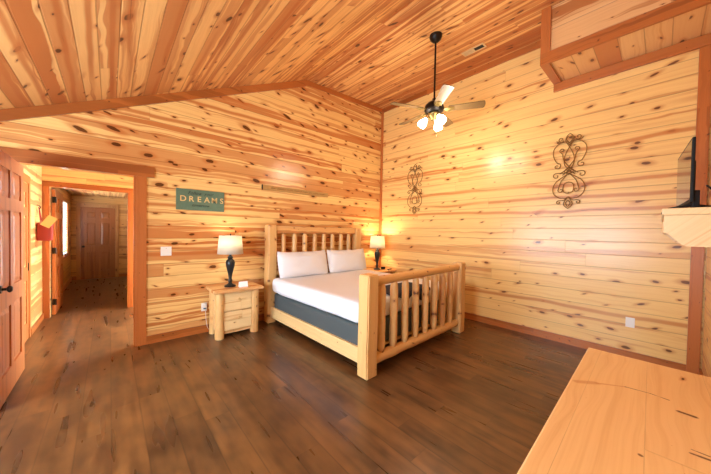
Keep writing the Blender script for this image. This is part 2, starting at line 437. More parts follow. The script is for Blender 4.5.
# ------------------------------------------------------------------ boxed soffit, upper right
zf, zw = 3.64, 3.648
fl = lambda x: zf + (zw-zf)*(x-BX)/(XR-BX)
mface = pine('soffit_face', 'y', 'z', .26, light=(238, 190, 130), dark=(184, 112, 56), streak=.35, knots=.6, seed=18, rough=.35)
mund = pine('soffit_under', 'x', 'y', .2, light=(240, 198, 136), dark=(200, 122, 60), streak=.3, knots=.5, seed=19, rough=.35, tone=.5)
prism_pts = [(BX+.02, zf), (BX+.02, cz(BX+.02)), (XR, cz(XR)), (XR, zw), ]
bm = BM(); prism(bm, [(BX+.02, zf+.012), (BX+.02, cz(BX+.02)), (BX+.05, cz(BX+.05)), (BX+.05, zf+.012)], 'y', YF, BY-.01)
sof = struct('wall_soffit', bm, mface)
bm = BM(); prism(bm, [(BX+.05, fl(BX+.05)+.01), (BX+.05, fl(BX+.05)+.04), (XR, zw+.04), (XR, zw+.01)], 'y', YF, BY-.01)
obj('soffit_underside', bm, mund, sof)
bm = BM(); prism(bm, [(BX+.05, fl(BX+.05)), (BX+.05, cz(BX+.05)), (XR-.024, cz(XR-.024)), (XR-.024, fl(XR-.024))], 'y', BY-.04, BY-.012)
obj('soffit_end', bm, mface, sof)
struct('trim_9', box(BX-.012, BX+.02, BY-.1, BY, zf+.02, cz(BX)-.001), M['trim_z'])           # vertical end trim
struct('trim_10', box(BX-.014, BX+.02, YF, BY, zf-.012, zf+.125), M['trim_y'])                # lower face trim
bm = BM(); prism(bm, [(BX+.02, fl(BX+.02)-.012), (BX+.02, fl(BX+.02)+.01), (XR-.02, zw+.01), (XR-.02, zw-.012)], 'y', BY-.09, BY)
struct('trim_11', bm, M['trim_h'])
struct('trim_12', box(XR-.03, XR, YF, BY, 3.535, zw+.005), M['trim_y'])

# ------------------------------------------------------------------ vestibule and far hall
VX0, VX1, VY1, VZ = -.81, 1.5, 6.65, 2.62
HX1, HY1, HZ = .5, 11.0, 2.40
P0, P1, PZ = -.728, .248, 2.145              # second doorway
mv = pine('vestibule_side', 'y', 'z', .168, streak=.45, knots=.5, seed=21, **WL)
mb = pine('vestibule_end', 'x', 'z', .168, streak=.35, knots=.5, seed=22, **WL)
bm = BM(); bx(bm, VX0-T, VX0, YB+T, VY1+T, 0, VZ); struct('wall_vestibule_left', bm, mv)
# right side of the vestibule with a daylight window
bm = BM(); bx(bm, VX1, VX1+T, YB+T, 4.85, 0, VZ); bx(bm, VX1, VX1+T, 6.5, VY1, 0, VZ)
bx(bm, VX1, VX1+T, 4.85, 6.5, 0, .25); bx(bm, VX1, VX1+T, 4.85, 6.5, 2.4, VZ)
struct('wall_vestibule_right', bm, mv)
window('window_4', VX1+.03, VX1+.09, 4.85, 6.5, .25, 2.4)
bm = BM(); bx(bm, VX0, P0-.0, VY1, VY1+T, 0, VZ); bx(bm, P1, VX1+T, VY1, VY1+T, 0, VZ); bx(bm, P0, P1, VY1, VY1+T, PZ, VZ)
struct('wall_vestibule_end', bm, mb)
struct('ceiling_vestibule', box(VX0-T, VX1+T, YB+T, VY1+T, VZ, VZ+.08), M['ceil'])
struct('trim_13', box(VX0+.004, P0, VY1-.02, VY1, 0, PZ), M['trim_z'])
struct('trim_14', box(VX0+.004, P1+.09, VY1-.02, VY1, PZ, PZ+.085), M['trim_h'])
struct('trim_15', box(P1, P1+.09, VY1-.02, VY1, 0, PZ), M['trim_z'])
struct('baseboard_vestibule', box(VX0, VX0+.018, 5.70, VY1-.02, 0, .09), M['trim_y'])
# a closed door in the vestibule's left wall, only its far casing shows
bm = BM(); bx(bm, VX0, VX0+.014, 5.60, 5.70, 0, 2.16); bx(bm, VX0, VX0+.014, 4.75, 5.60, 2.06, 2.16); bx(bm, VX0, VX0+.014, 4.65, 4.75, 0, 2.16)
struct('trim_16', bm, M['trim_z'])
# far hall
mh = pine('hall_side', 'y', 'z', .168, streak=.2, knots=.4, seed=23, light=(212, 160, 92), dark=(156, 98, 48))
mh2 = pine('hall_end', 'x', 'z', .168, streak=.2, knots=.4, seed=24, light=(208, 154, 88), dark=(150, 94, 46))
hw = (8.75, 10.0, .82, 2.1)
bm = BM(); bx(bm, VX0-T, VX0, VY1+T, hw[0], 0, HZ); bx(bm, VX0-T, VX0, hw[1], HY1, 0, HZ)
bx(bm, VX0-T, VX0, hw[0], hw[1], 0, hw[2]); bx(bm, VX0-T, VX0, hw[0], hw[1], hw[3], HZ)
struct('wall_hall_left', bm, mh)
struct('wall_hall_right', box(HX1, HX1+T, VY1+T, HY1, 0, HZ), mh)
struct('wall_hall_end', box(VX0-T, HX1+T, HY1, HY1+T, 0, HZ), mh2)
struct('ceiling_hall', box(VX0-T, HX1+T, VY1+T, HY1+T, HZ, HZ+.08), M['ceil'])
window('window_1', VX0-T+.02, VX0-.05, hw[0], hw[1], hw[2], hw[3])
bm = BM()
for a in (hw[0]-.07, hw[1]): bx(bm, VX0, VX0+.02, a, a+.07, hw[2]-.07, hw[3]+.07)
bx(bm, VX0, VX0+.02, hw[0], hw[1], hw[3], hw[3]+.07); bx(bm, VX0, VX0+.05, hw[0], hw[1], hw[2]-.05, hw[2])
struct('trim_17', bm, M['trim_y'])
bl = thing('window_blind', 'white horizontal slat blind hanging in the far hallway window', 'blind', (VX0+.005, (hw[0]+hw[1])/2, hw[3]))
bm = BM(); W2 = (hw[1]-hw[0])/2-.03
z = -.06
while z > -(hw[3]-hw[2])+.06:
    hexa(bm, [(-.025, -W2, z-.020), (.012, -W2, z+.016), (.012, W2, z+.016), (-.025, W2, z-.020),
              (-.025, -W2, z-.017), (.012, -W2, z+.019), (.012, W2, z+.019), (-.025, W2, z-.017)]); z -= .043
obj('slat_stack', bm, M['plastic'], bl)
obj('head_rail', box(-.03, .02, -W2, W2, -.045, -.003), M['plastic'], bl)
obj('bottom_rail', box(-.02, .015, -W2, W2, -(hw[3]-hw[2])+.01, -(hw[3]-hw[2])+.035), M['plastic'], bl)
struct('baseboard_hall', box(VX0+.018, HX1, HY1-.018, HY1, 0, .09), M['trim_h'])
struct('baseboard_hall_left', box(VX0, VX0+.018, VY1+T, HY1, 0, .09), M['trim_y'])

def six_panel(name, W, H, mat, t=.04, parent=None):
    """local frame: x 0..W from the hinge, y thickness centred, z up"""
    st = .115; mid = .1; rails = [(0, .22), (.78, .95), (1.62, 1.73), (H-.12, H)]
    bm = BM()
    bx(bm, 0, st, -t/2, t/2, 0, H, .002); bx(bm, W-st, W, -t/2, t/2, 0, H, .002)
    for a, b in rails: bx(bm, st, W-st, -t/2, t/2, a, b, .002)
    for (a, b), (c, d) in zip(rails, rails[1:]): bx(bm, W/2-mid/2, W/2+mid/2, -t/2, t/2, b, c, .002)
    d = struct(name, bm, mat)
    for (a, b), (c, e) in zip(rails, rails[1:]):
        for x0, x1 in ((st, W/2-mid/2), (W/2+mid/2, W-st)):
            pm = BM()
            bx(pm, x0, x1, -t*.18, t*.18, b, c)
            for s in (1, -1):      # raised field with sloping margins
                y0, y1 = s*t*.18, s*t*.40; g = .012; k = .045
                A = [(x0+g, y0, b+g), (x1-g, y0, b+g), (x1-g, y0, c-g), (x0+g, y0, c-g)]
                Bq = [(x0+k, y1, b+k), (x1-k, y1, b+k), (x1-k, y1, c-k), (x0+k, y1, c-k)]
                va = [pm.verts.new(p) for p in A]; vb = [pm.verts.new(p) for p in Bq]
                for i in range(4): pm.faces.new([va[i], va[(i+1) % 4], vb[(i+1) % 4], vb[i]])
                pm.faces.new(vb)
            bmesh.ops.recalc_face_normals(pm, faces=pm.faces)
            obj('door_panel', pm, mat, d)
    return d
def knobs(door, x, z, t=.04, lever=False):
    for s in (1, -1):
        bm = BM()
        sweep(bm, [(x, s*t/2, z), (x, s*(t/2+.008), z)], .032, 20)
        sweep(bm, [(x, s*(t/2+.006), z), (x, s*(t/2+.04), z)], .011, 12)
        if lever: sweep(bm, [(x, s*(t/2+.045), z), (x-.05, s*(t/2+.05), z+.004), (x-.11, s*(t/2+.048), z-.004)], .010, 10)
        else:
            sweep(bm, [(x, s*(t/2+.035+.005*i), z) for i in range(7)], lambda q: .008+.021*math.sin(PI*min(1, max(0, .12+.76*q))), 20)
        obj('door_handle', bm, M['black'], door, smooth=True)
def hinges(door, zs, t=.04):
    for z in zs:
        bm = BM(); bx(bm, -.008, .0, -t/2, t/2+.006, z-.05, z+.05); sweep(bm, [(-.004, t/2+.008, z-.05), (-.004, t/2+.008, z+.05)], .008, 10)
        obj('hinge', bm, M['black'], door)
# open bedroom door, swung back into the room
d1 = six_panel('door_1', .92, 2.1, M['door']); d1.location = (-.678, YB-.012, .012); d1.rotation_euler = (0, 0, -PI/2 - .0)
knobs(d1, .84, .968, lever=False)
# door of the second doorway, opened away from us
d2 = six_panel('door_2', .92, 2.1, M['door']); d2.location = (P0+.028, VY1+T+.015, .012); d2.rotation_euler = (0, 0, PI/2 - .012)
knobs(d2, .84, .95, lever=True); 
for z in (.22, 1.08, 1.93):
    bm = BM(); bx(bm, -.03, -.001, -.022, .012, z-.05, z+.05); sweep(bm, [(-.034, -.03, z-.05), (-.034, -.03, z+.05)], .010, 10)
    obj('hinge', bm, M['black'], d2)
# closed far door
d3 = six_panel('door_3', .74, 2.06, M['door_far']); d3.location = (-.615, HY1-.03, .01)
knobs(d3, .06, .93)
bm = BM(); bx(bm, -.70, -.617, HY1-.05, HY1, 0, 2.08); bx(bm, .127, .21, HY1-.05, HY1, 0, 2.08); bx(bm, -.70, .21, HY1-.05, HY1, 2.08, 2.165)
struct('trim_18', bm, pine('hall_casing', 'z', 'x', .9, light=(190, 136, 82), dark=(150, 96, 50), knots=.3, groove=0, seed=25))
d4 = six_panel('door_4', .84, 2.04, M['door']); d4.location = (VX0-.012, 4.755, .01); d4.rotation_euler = (0, 0, PI/2)
obj('strike_plate', box(.80, .838, -.026, -.018, .9, 1.0), M['black'], d4)

# hanging red pouch with cream tag on the vestibule corner
pc = thing('hanging_pouch', 'small red pouch with a tilted cream tag hanging by the inner doorway', 'pouch', (-.755, 6.18, 1.28))
bm = BM(); bx(bm, -.045, .11, -.07, .07, 0, .27, .02)
for v in bm.verts: v.co.x += .012*noise.noise(v.co*14); v.co.y *= 1.12 - v.co.z*.5
obj('pouch_body', bm, M['red'], pc, smooth=True)
bm = BM(); bx(bm, .035, .14, -.085, -.078, .20, .37, .003)
bmesh.ops.rotate(bm, verts=bm.verts, cent=(.09, 0, .30), matrix=Matrix.Rotation(.55, 3, 'Y')); obj('tag', bm, M['cream'], pc)
bm = BM(); sweep(bm, [(0, -.06, .26), (-.02, -.03, .42), (-.03, 0, .50), (-.02, .03, .42), (0, .06, .26)], .006, 8)
obj('strap', bm, M['red'], pc, smooth=True)
bm = BM(); sweep(bm, [(-.047, 0, .53), (-.02, 0, .52), (-.012, 0, .49), (-.028, 0, .475)], .006, 8)
tag(obj('wall_hook', bm, M['black']), 'small dark hook holding the red pouch', 'hook').location = (-.755, 6.18, 1.28)

# ------------------------------------------------------------------ bed
bed = thing('log_bed', 'large peeled log bed with slatted headboard and footboard', 'bed', (1.94, 1.93, 0), math.radians(1.1))
BW, BL = 2.105, 2.40
def post(x0, x1, y0, y1, h, seed):
    bm = BM(); n = 14
    for i in range(n):
        pass
    bx(bm, x0, x1, y0, y1, 0, h)
    bmesh.ops.bevel(bm, geom=list(bm.edges), offset=.012, segments=3, affect='EDGES')
    bmesh.ops.subdivide_edges(bm, edges=[e for e in bm.edges if abs(e.verts[0].co.z-e.verts[1].co.z) > .3], cuts=10, use_grid_fill=True)
    for v in bm.verts:
        k = noise.noise(Vector((seed, 0, v.co.z*2.2)))*.006
        v.co.x += k; v.co.y += noise.noise(Vector((seed+5, 3, v.co.z*2.2)))*.006
    obj('corner_post', bm, M['log'], bed, smooth=True)
post(-.02, .138, 0, .15, 1.062, 1); post(BW-.145, BW, 0, .15, 1.06, 2)
post(-.01, .135, BL-.16, BL, 1.585, 3); post(BW-.205, BW-.05, BL-.16, BL, 1.575, 4)
bm = BM(); log(bm, (.11, .075, .978), (BW-.10, .075, .990), .050, seed=1, rings=30); obj('footboard_top_log', bm, M['logx'], bed, smooth=True)
bm = BM(); log(bm, (.11, .075, .15), (BW-.10, .075, .15), .058, tenon=.06, seed=2, rings=30); obj('footboard_bottom_log', bm, M['logx'], bed, smooth=True)
for k in range(8):
    x = .268 + k*.2135 + random.uniform(-.006, .006)
    bm = BM(); log(bm, (x, .075, .185), (x+random.uniform(-.008, .008), .075, .955), random.uniform(.043, .050), tenon=.09, seed=k*3.1+4)
    obj('footboard_spindle', bm, M['log'], bed, smooth=True)
hy = BL-.09
bm = BM(); bx(bm, .13, BW-.205, hy-.045, hy+.045, 1.45, 1.575, .02)
bmesh.ops.subdivide_edges(bm, edges=[e for e in bm.edges if abs(e.verts[0].co.x-e.verts[1].co.x) > .5], cuts=14, use_grid_fill=True)
for v in bm.verts: v.co.z += .007*noise.noise(v.co*Vector((3, 0, 0)).length + Vector((v.co.x*3, 0, v.co.z)))
obj('headboard_top_beam', bm, M['logx'], bed, smooth=True)
bm = BM(); log(bm, (.10, hy, .80), (BW-.16, hy, .80), .055, seed=9, rings=30); obj('headboard_bottom_log', bm, M['logx'], bed, smooth=True)
for k in range(8):
    x = .292 + k*.2085
    bm = BM(); log(bm, (x, hy, .845), (x+random.uniform(-.008, .008), hy, 1.46), random.uniform(.038, .044), tenon=.10, seed=k*2.3+40)
    obj('headboard_spindle', bm, M['log'], bed, smooth=True)
for x0, x1 in ((.035, .075), (BW-.115, BW-.075)):
    obj('side_rail', box(x0, x1, .15, BL-.16, .095, .265, .01), M['logy'], bed)
obj('support_slats', box(.075, BW-.115, .17, BL-.18, .19, .215), M['log'], bed)
def cushion(bm, x0, x1, y0, y1, z0, z1, r, n=10, puff=0):
    bx(bm, x0, x1, y0, y1, z0, z1)
    bmesh.ops.bevel(bm, geom=list(bm.edges), offset=r, segments=5, affect='EDGES', profile=.5)
bm = BM(); cushion(bm, .07, BW-.10, .175, BL-.20, .217, .485, .03)
tag(obj('box_spring', bm, M['boxspring'], None, smooth=True), 'dark charcoal box spring under the white mattress in the log bed', 'box spring')
bs_o = bpy.data.objects['box_spring']
bm = BM(); cushion(bm, .018, BW-.075, .185, BL-.19, .500, .735, .075)
bmesh.ops.subdivide_edges(bm, edges=[e for e in bm.edges if e.calc_length() > .4], cuts=16, use_grid_fill=True)
for v in bm.verts:
    c = v.co; c.z += .008*noise.noise(Vector((c.x*2.5, c.y*2.5, 0))) + .003*noise.noise(Vector((c.x*9, c.y*7, 2)))
    if c.z < .53: c.x += .006*noise.noise(Vector((c.y*6, 3, c.x)))
mt = tag(obj('mattress', bm, M['sheet'], None, smooth=True), 'thick mattress in white sheets lying on the log bed', 'mattress')
for o in (bs_o, mt):
    o.location = bed.location; o.rotation_euler = bed.rotation_euler
def pillow(name, label, cx, cy, W, H, D, seed, lean):
    bm = BM(); nu, nv = 26, 16; g = {}
    for s in (1, -1):
        for i in range(nu+1):
            for j in range(nv+1):
                a, b = i/nu*2-1, j/nv*2-1
                edge = (i in (0, nu) or j in (0, nv))
                if s == -1 and edge: g[s, i, j] = g[1, i, j]; continue
                th = (max(0, 1-abs(a)**2.6)**.55)*(max(0, 1-abs(b)**2.6)**.55)
                px = a*W/2*(1-.05*(1-b*b)*0 - .03*abs(b)**3); pz = b*H/2*(1-.06*(1-abs(a)**2)*0)
                pz += -.012*(1-a*a)*(1 if b > 0 else 0)*0 + .006*noise.noise(Vector((a*4, b*3, seed)))
                pz -= .02*abs(a)**0*(b > .5)*(1-abs(a)**4)
                g[s, i, j] = bm.verts.new((px, s*D/2*th*(1+.10*noise.noise(Vector((a*3, b*3, seed+s)))), pz))
    for s in (1, -1):
        for i in range(nu):
            for j in range(nv):
                q = [g[s, i, j], g[s, i+1, j], g[s, i+1, j+1], g[s, i, j+1]]
                bm.faces.new(q if s == -1 else q[::-1])
    bmesh.ops.recalc_face_normals(bm, faces=bm.faces)
    bmesh.ops.rotate(bm, verts=bm.verts, cent=(0, 0, 0), matrix=Matrix.Rotation(-lean, 3, 'X'))
    zmin = min(v.co.z for v in bm.verts)
    for v in bm.verts: v.co.z -= zmin
    o = obj(name, bm, M['pillow'], None, smooth=True)
    tag(o, label, 'pillow', 'pillows against the headboard')
    o.location = bed.matrix_basis @ Vector((cx, cy, .742)); o.rotation_euler = bed.rotation_euler
    return o
pillow('pillow', 'white pillow propped against the headboard, nearer the left nightstand', .55, BL-.325, .96, .43, .20, 1, .26)
pillow('pillow', 'white pillow propped against the headboard, nearer the right wall', 1.53, BL-.325, .96, .43, .20, 5, .26)
# dark throw draped over the foot of the mattress
th = BM(); nx_, ny_ = 46, 26; G = {}
path = [(.62, .755), (.40, .756), (.28, .755), (.212, .738), (.175, .69), (.168, .63), (.168, .57), (.168, .51)]
for i in range(nx_+1):
    x = .58 + i/nx_*.86
    dl = 4.6 + 1.6*noise.noise(Vector((x*7, 1.3, 0))) + .7*math.sin(x*17)
    for j in range(ny_+1):
        t = j/ny_*min(7, dl); k = min(6, int(t)); q = t-k
        y = path[k][0]*(1-q) + path[k+1][0]*q; z = path[k][1]*(1-q)+path[k+1][1]*q
        G[i, j] = th.verts.new((x, y - .007 + .006*math.sin(x*40+j*.1)*(t > 3.5), z + .005*noise.noise(Vector((x*8, y*8, 0)))))
for i in range(nx_):
    for j in range(ny_): th.faces.new([G[i, j], G[i+1, j], G[i+1, j+1], G[i, j+1]])
o = obj('throw_blanket', th, M['throw'], None, smooth=True); tag(o, 'dark navy throw draped over the foot of the mattress behind the footboard', 'blanket')
o.location = bed.location; o.rotation_euler = bed.rotation_euler
sm = o.modifiers.new('solid', 'SOLIDIFY'); sm.thickness = .008; sm.offset = 1

# ------------------------------------------------------------------ nightstands
NH = .675
def nightstand(label, loc):
    t = thing('nightstand', label, 'nightstand', loc, 0, 'log nightstands beside the bed')
    W, D = .60, .415                                      # origin: front left foot corner
    bm = BM()
    v = bx(bm, -.035, W+.035, -.055, D, NH-.04, NH, .012); obj('top', bm, M['slab'], t)
    for i, (x, y) in enumerate(((.06, .06), (W-.06, .06), (.06, D-.065), (W-.06, D-.065))):
        bm = BM(); log(bm, (x, y, 0), (x, y, NH-.04), .058, seed=i*4+loc[0], rings=16); obj('log_post', bm, M['log'], t, smooth=True)
    bm = BM(); bx(bm, .045, .065, .06, D-.06, .07, NH-.04); obj('side_panel', bm, M['logy'], t)
    bm = BM(); bx(bm, W-.065, W-.045, .06, D-.06, .07, NH-.04); obj('side_panel', bm, M['logy'], t)
    bm = BM(); bx(bm, .1, W-.1, D-.06, D-.045, .07, NH-.04); obj('back_panel', bm, M['drawer'], t)
    bm = BM(); bx(bm, .065, W-.065, .055, .075, .05, .095); obj('face_frame', bm, M['drawer'], t)
    for z0, z1 in ((.10, .355), (.365, NH-.058)):
        dr = obj('drawer', box(.112, W-.112, .032, .056, z0, z1, .004), M['drawer'], t)
        bm = BM(); zc = (z0+z1)/2+.03
        sweep(bm, [(W/2, .034, zc), (W/2, .026, zc), (W/2, .018, zc), (W/2, .010, zc), (W/2, .004, zc)], lambda q: (.010, .009, .016, .019, .012)[min(4, int(q*4.01))], 14)
        obj('knob', bm, M['slab'], dr, smooth=True)
    return t
ns = nightstand('pale log nightstand left of the bed, holding the dark-based lamp and white card', (1.06, 3.94, 0))
ns2 = dup(ns, (4.13, 3.94, 0), 'log nightstand in the room corner behind the bed, holding the glowing lamp')

def lamp(label, loc, z0=NH):
    t = thing('table_lamp', label, 'lamp', (loc[0], loc[1], z0), 0, 'bedside table lamps')
    bm = BM()
    prof = [(.001, 0), (.078, 0), (.080, .012), (.072, .022), (.050, .030), (.030, .045), (.024, .06), (.030, .075), (.032, .09), (.024, .105), (.022, .13),
            (.030, .18), (.046, .25), (.060, .31), (.063, .345), (.056, .375), (.040, .392), (.030, .40), (.036, .412), (.038, .425), (.026, .44), (.016, .45), (.012, .50), (.001, .50)]
    lathe(bm, prof, seg=36, cap=False); obj('lamp_base', bm, M['pewter'], t, smooth=True)
    bm = BM(); lathe(bm, [(.172, .475), (.150, .735)], seg=48, cap=False)
    s = obj('lamp_shade', bm, M['shade'], t, smooth=True); so = s.modifiers.new('s', 'SOLIDIFY'); so.thickness = .003
    bm = BM(); sweep(bm, [(0, 0, .50), (0, 0, .535)], .014, 12)
    lathe(bm, [(.002, .535), (.018, .55), (.030, .58), (.030, .60), (.018, .625), (.002, .632)], seg=16, cap=False)
    obj('bulb', bm, M['plastic'], t, smooth=True)
    bm = BM(); sweep(bm, [(0, 0, .632), (0, 0, .745)], .003, 8); sweep(bm, [(0, 0, .740), (0, 0, .75), (0, 0, .765)], .008, 10)
    for a in range(3): sweep(bm, [(0, 0, .728), (.151*math.cos(a*2.094), .151*math.sin(a*2.094), .733)], .002, 6)
    obj('finial', bm, M['black'], t, smooth=True)
    return t
lamp('table lamp with a white drum shade on the left nightstand', (1.30, 4.15))
l2 = lamp('table lamp with a glowing cream shade on the corner nightstand', (4.40, 4.17))
for c in l2.children:
    if c.name.startswith('bulb'):
        c.data.materials[0] = M['bulb']
# white folded card on left nightstand
bm = BM()
hexa(bm, [(-.06, -.03, 0), (.06, -.03, 0), (.06, -.027, 0), (-.06, -.027, 0), (-.06, -.001, .075), (.06, -.001, .075), (.06, .001, .075), (-.06, .001, .075)])
hexa(bm, [(-.06, .027, 0), (.06, .027, 0), (.06, .03, 0), (-.06, .03, 0), (-.06, -.001, .075), (.06, -.001, .075), (.06, .001, .075), (-.06, .001, .075)])
o = obj('tent_card', bm, M['paper']); o.location = (1.44, 4.02, NH+.001); o.rotation_euler = (0, 0, -.1)
tag(o, 'small white folded card standing on the left nightstand beside the lamp', 'card')
# remotes on the right nightstand
t = thing('remote_control', 'black remote control lying on the corner nightstand front edge', 'remote', (4.60, 3.98, NH+.001), .35)
obj('body', box(-.085, .085, -.022, .022, 0, .02, .005), M['blackp'], t)
bm = BM()
for i in range(5):
    for j in range(2): bx(bm, -.06+i*.026, -.046+i*.026, -.012+j*.016, -.004+j*.016, .0201, .0225)
obj('keypad', bm, M['slot'], t)
o = obj('alarm_clock', box(-.045, .045, -.03, .03, 0, .055, .012), M['blackp']); o.location = (4.545, 4.12, NH+.001)
tag(o, 'little black clock beside the glowing lamp base on the corner nightstand', 'clock')

# ------------------------------------------------------------------ dresser
DH = .85
dx0, dx1, dy0, dy1 = .42, 2.085, YF+.035, .264
dr = thing('dresser', 'wide pale pine dresser with a planked top in the near right corner', 'dresser', (dx1-(dx1-dx0)*math.cos(.0155)+(dy1-dy0)*math.sin(.0155), dy1-(dx1-dx0)*math.sin(.0155)-(dy1-dy0)*math.cos(.0155)+.001, 0), .0155)
W, D = dx1-dx0, dy1-dy0
obj('top', box(-.0, W, 0, D, DH-.035, DH, .006), M['dresser'], dr)
bm = BM(); bx(bm, .03, W-.03, .02, D-.04, .10, DH-.036); obj('body', bm, M['drawer'], dr)
for x in (.07, W-.07):
    for y in (.06, D-.075):
        bm = BM(); log(bm, (x, y, 0), (x, y, DH-.036), .052, seed=x*5+y); obj('log_post', bm, M['log'], dr, smooth=True)
for i in range(2):
    for j in range(3):
        x0 = .14 + i*(W-.28)/2 + .01; x1 = .14 + (i+1)*(W-.28)/2 - .01; z0 = .13 + j*.225; z1 = z0 + .21
        d_ = obj('drawer', box(x0, x1, D-.042, D-.02, z0, z1, .004), M['drawer'], dr)
        for kx in (x0+(x1-x0)*.25, x0+(x1-x0)*.75):
            bm = BM(); zc = (z0+z1)/2; sweep(bm, [(kx, D-.022, zc), (kx, D-.012, zc), (kx, D-.002, zc), (kx, D+.006, zc)], lambda q: (.009, .012, .019, .012)[min(3, int(q*3.01))], 12)
            obj('knob', bm, M['slab'], d_, smooth=True)

# ------------------------------------------------------------------ tv shelf and tv
sx0, sx1, sy0, sy1, sz = 2.78, 4.05, YF+.001, -.012, 1.693
sh = thing('wall_shelf', 'pale pine wall shelf with ogee side brackets carrying the television', 'shelf', (sx0, sy0, 0))
L, D = sx1-sx0, sy1-sy0
obj('shelf_board', box(-.02, L+.02, 0, D+.01, sz-.045, sz, .006), M['shelf'], sh)
def bracket():
    pts = [(0, sz-.046), (D, sz-.046), (D, sz-.165)]
    for i in range(13):
        t = i/12; pts.append((D-.005-.10*t, sz-.165-.085*(t*t*(3-2*t))))
    pts += [(0.0, sz-.25)]
    return pts
for x in (0, L-.025):
    bm = BM(); prism(bm, bracket(), 'x', x, x+.025); obj('side_bracket', bm, M['shelf'], sh)
obj('front_apron', box(.025, L-.025, D-.022, D-.001, sz-.165, sz-.046), M['shelf'], sh)
# television
a0 = Vector((2.98, -.130, 0)); a1 = Vector((3.74, -.085, 0)); dirv = (a1-a0); wT = dirv.length; ang = math.atan2(dirv.y, dirv.x)
tv = thing('television', 'black flat television seen edge-on, standing on the pine wall shelf', 'television', (a0.x, a0.y, sz+.001), ang)
z0, z1 = .052, .50
obj('tv_body', box(0, wT, -.016, 0, z0, z1, .004), M['blackp'], tv)
obj('rear_housing', box(.12, wT-.12, -.034, -.015, z0+.05, z1-.14, .01), M['blackp'], tv)
obj('screen', box(.016, wT-.016, .0002, .0012, z0+.022, z1-.014), M['screen'], tv)
obj('stand_neck', box(.06, .16, -.05, -.016, .0, .14, .006), M['blackp'], tv)
for x in (.10, wT-.10):
    bm = BM(); sweep(bm, [(x, -.015, z0+.01), (x, -.015, z0-.015), (x, .09, .012)], .012, 8); sweep(bm, [(x, -.015, z0-.015), (x, -.14, .012)], .012, 8)
    obj('stand_foot', bm, M['blackp'], tv, smooth=True)
bm = BM(); sweep(bm, [(3.02, -.20, 1.86), (3.04, -.25, 1.80), (3.10, -.28, 1.775), (3.16, -.25, 1.76), (3.2, -.3, 1.80), (3.22, -.325, 1.84)], .006, 8)
tag(obj('power_cable', bm, M['blackp'], smooth=True), 'black cable looping behind the television to the wall', 'cable')

# ------------------------------------------------------------------ ceiling fan
FX, FY = 3.42, 2.19; CZ = cz(FX)
fan = thing('ceiling_fan', 'dark bronze ceiling fan with five blades and lit glass shades', 'ceiling fan', (FX, FY, CZ-.003))
ZB = 3.245-CZ
bm = BM(); lathe(bm, [(.001, .012), (.085, .012), (.088, -.02), (.075, -.055), (.045, -.085), (.02, -.10), (.001, -.10)], seg=32, cap=False); obj('canopy', bm, M['black'], fan, smooth=True)
bm = BM(); sweep(bm, [(0, 0, -.09), (0, 0, ZB+.15)], .013, 14); sweep(bm, [(0, 0, ZB+.16), (0, 0, ZB+.10)], .028, 16); obj('downrod', bm, M['black'], fan, smooth=True)
bm = BM(); lathe(bm, [(.001, .12), (.04, .12), (.09, .10), (.125, .065), (.135, .03), (.135, -.005), (.115, -.03), (.07, -.045), (.001, -.045)], cz=ZB, seg=40, cap=False)
obj('motor_housing', bm, M['black'], fan, smooth=True)
bm = BM(); lathe(bm, [(.001, -.04), (.075, -.042), (.082, -.06), (.07, -.09), (.045, -.11), (.035, -.14), (.001, -.145)], cz=ZB, seg=32, cap=False); obj('light_fitter', bm, M['brass'], fan, smooth=True)
for k in range(5):
    a = math.radians(11+72*k); R = Matrix.Rotation(a, 3, 'Z'); PT = Matrix.Rotation(math.radians(-13), 3, 'X')
    bm = BM(); out = [(.20, -.05)] + [(.20+.44*i/6, -.055-.015*i/6) for i in range(7)]
    top = [(x, -y) for x, y in out[::-1]]
    tip = [(.64+.022*math.cos(q), .068*math.sin(q)) for q in (-1.2, -.8, -.4, 0, .4, .8, 1.2)]
    prism(bm, out[1:] + tip + top[:-1], 'z', -.004, .004)
    for v in bm.verts: v.co = R @ (PT @ v.co) + Vector((0, 0, ZB+.0))
    b = obj('blade', bm, M['blade'], fan)
    bm = BM(); bx(bm, .11, .16, -.012, .012, -.006, .006); bx(bm, .15, .27, -.032, .032, -.012, -.0045, .003)
    sweep(bm, [(.16, .01, -.008), (.20, .05, -.008), (.25, .03, -.008)], .006, 6); sweep(bm, [(.16, -.01, -.008), (.20, -.05, -.008), (.25, -.03, -.008)], .006, 6)
    for v in bm.verts: v.co = R @ (PT @ v.co) + Vector((0, 0, ZB))
    obj('blade_iron', bm, M['brass'], b)
for k in range(3):
    a = math.radians((130, 10, -110)[k]); dv = Vector((math.cos(a), math.sin(a), 0))
    c0 = Vector((0, 0, ZB-.10)) + dv*.05; ax = (dv*.62 + Vector((0, 0, -.78))).normalized()
    bm = BM(); sweep(bm, [c0, c0+dv*.03+Vector((0, 0, .0)), c0+dv*.055+Vector((0, 0, -.02))], .012, 10); obj('lamp_arm', bm, M['brass'], fan, smooth=True)
    base = c0 + dv*.055 + Vector((0, 0, -.02))
    bm = BM(); rr = (.026, .030, .042, .054, .060, .061, .056)
    sweep(bm, [base+ax*.021*i for i in range(7)], lambda q: rr[min(6, int(q*6.01))], 20)
    obj('glass_shade', bm, M['glass_lit'], fan, smooth=True)
    li = bpy.data.lights.new('fan_bulb', 'POINT'); li.energy = 13; li.color = (1, .82, .60); li.shadow_soft_size = .07
    lo = bpy.data.objects.new('fan_bulb_light', li); C.objects.link(lo); lo.location = Vector((FX, FY, CZ)) + base + ax*.24
for x, y, l in ((.03, -.03, .22), (-.02, -.04, .17)):
    bm = BM(); sweep(bm, [(x, y, ZB-.13), (x, y, ZB-.13-l)], .0018, 6); sweep(bm, [(x, y, ZB-.13-l), (x, y, ZB-.145-l), (x, y, ZB-.16-l)], .006, 8)
    obj('pull_chain', bm, M['brass'], fan)
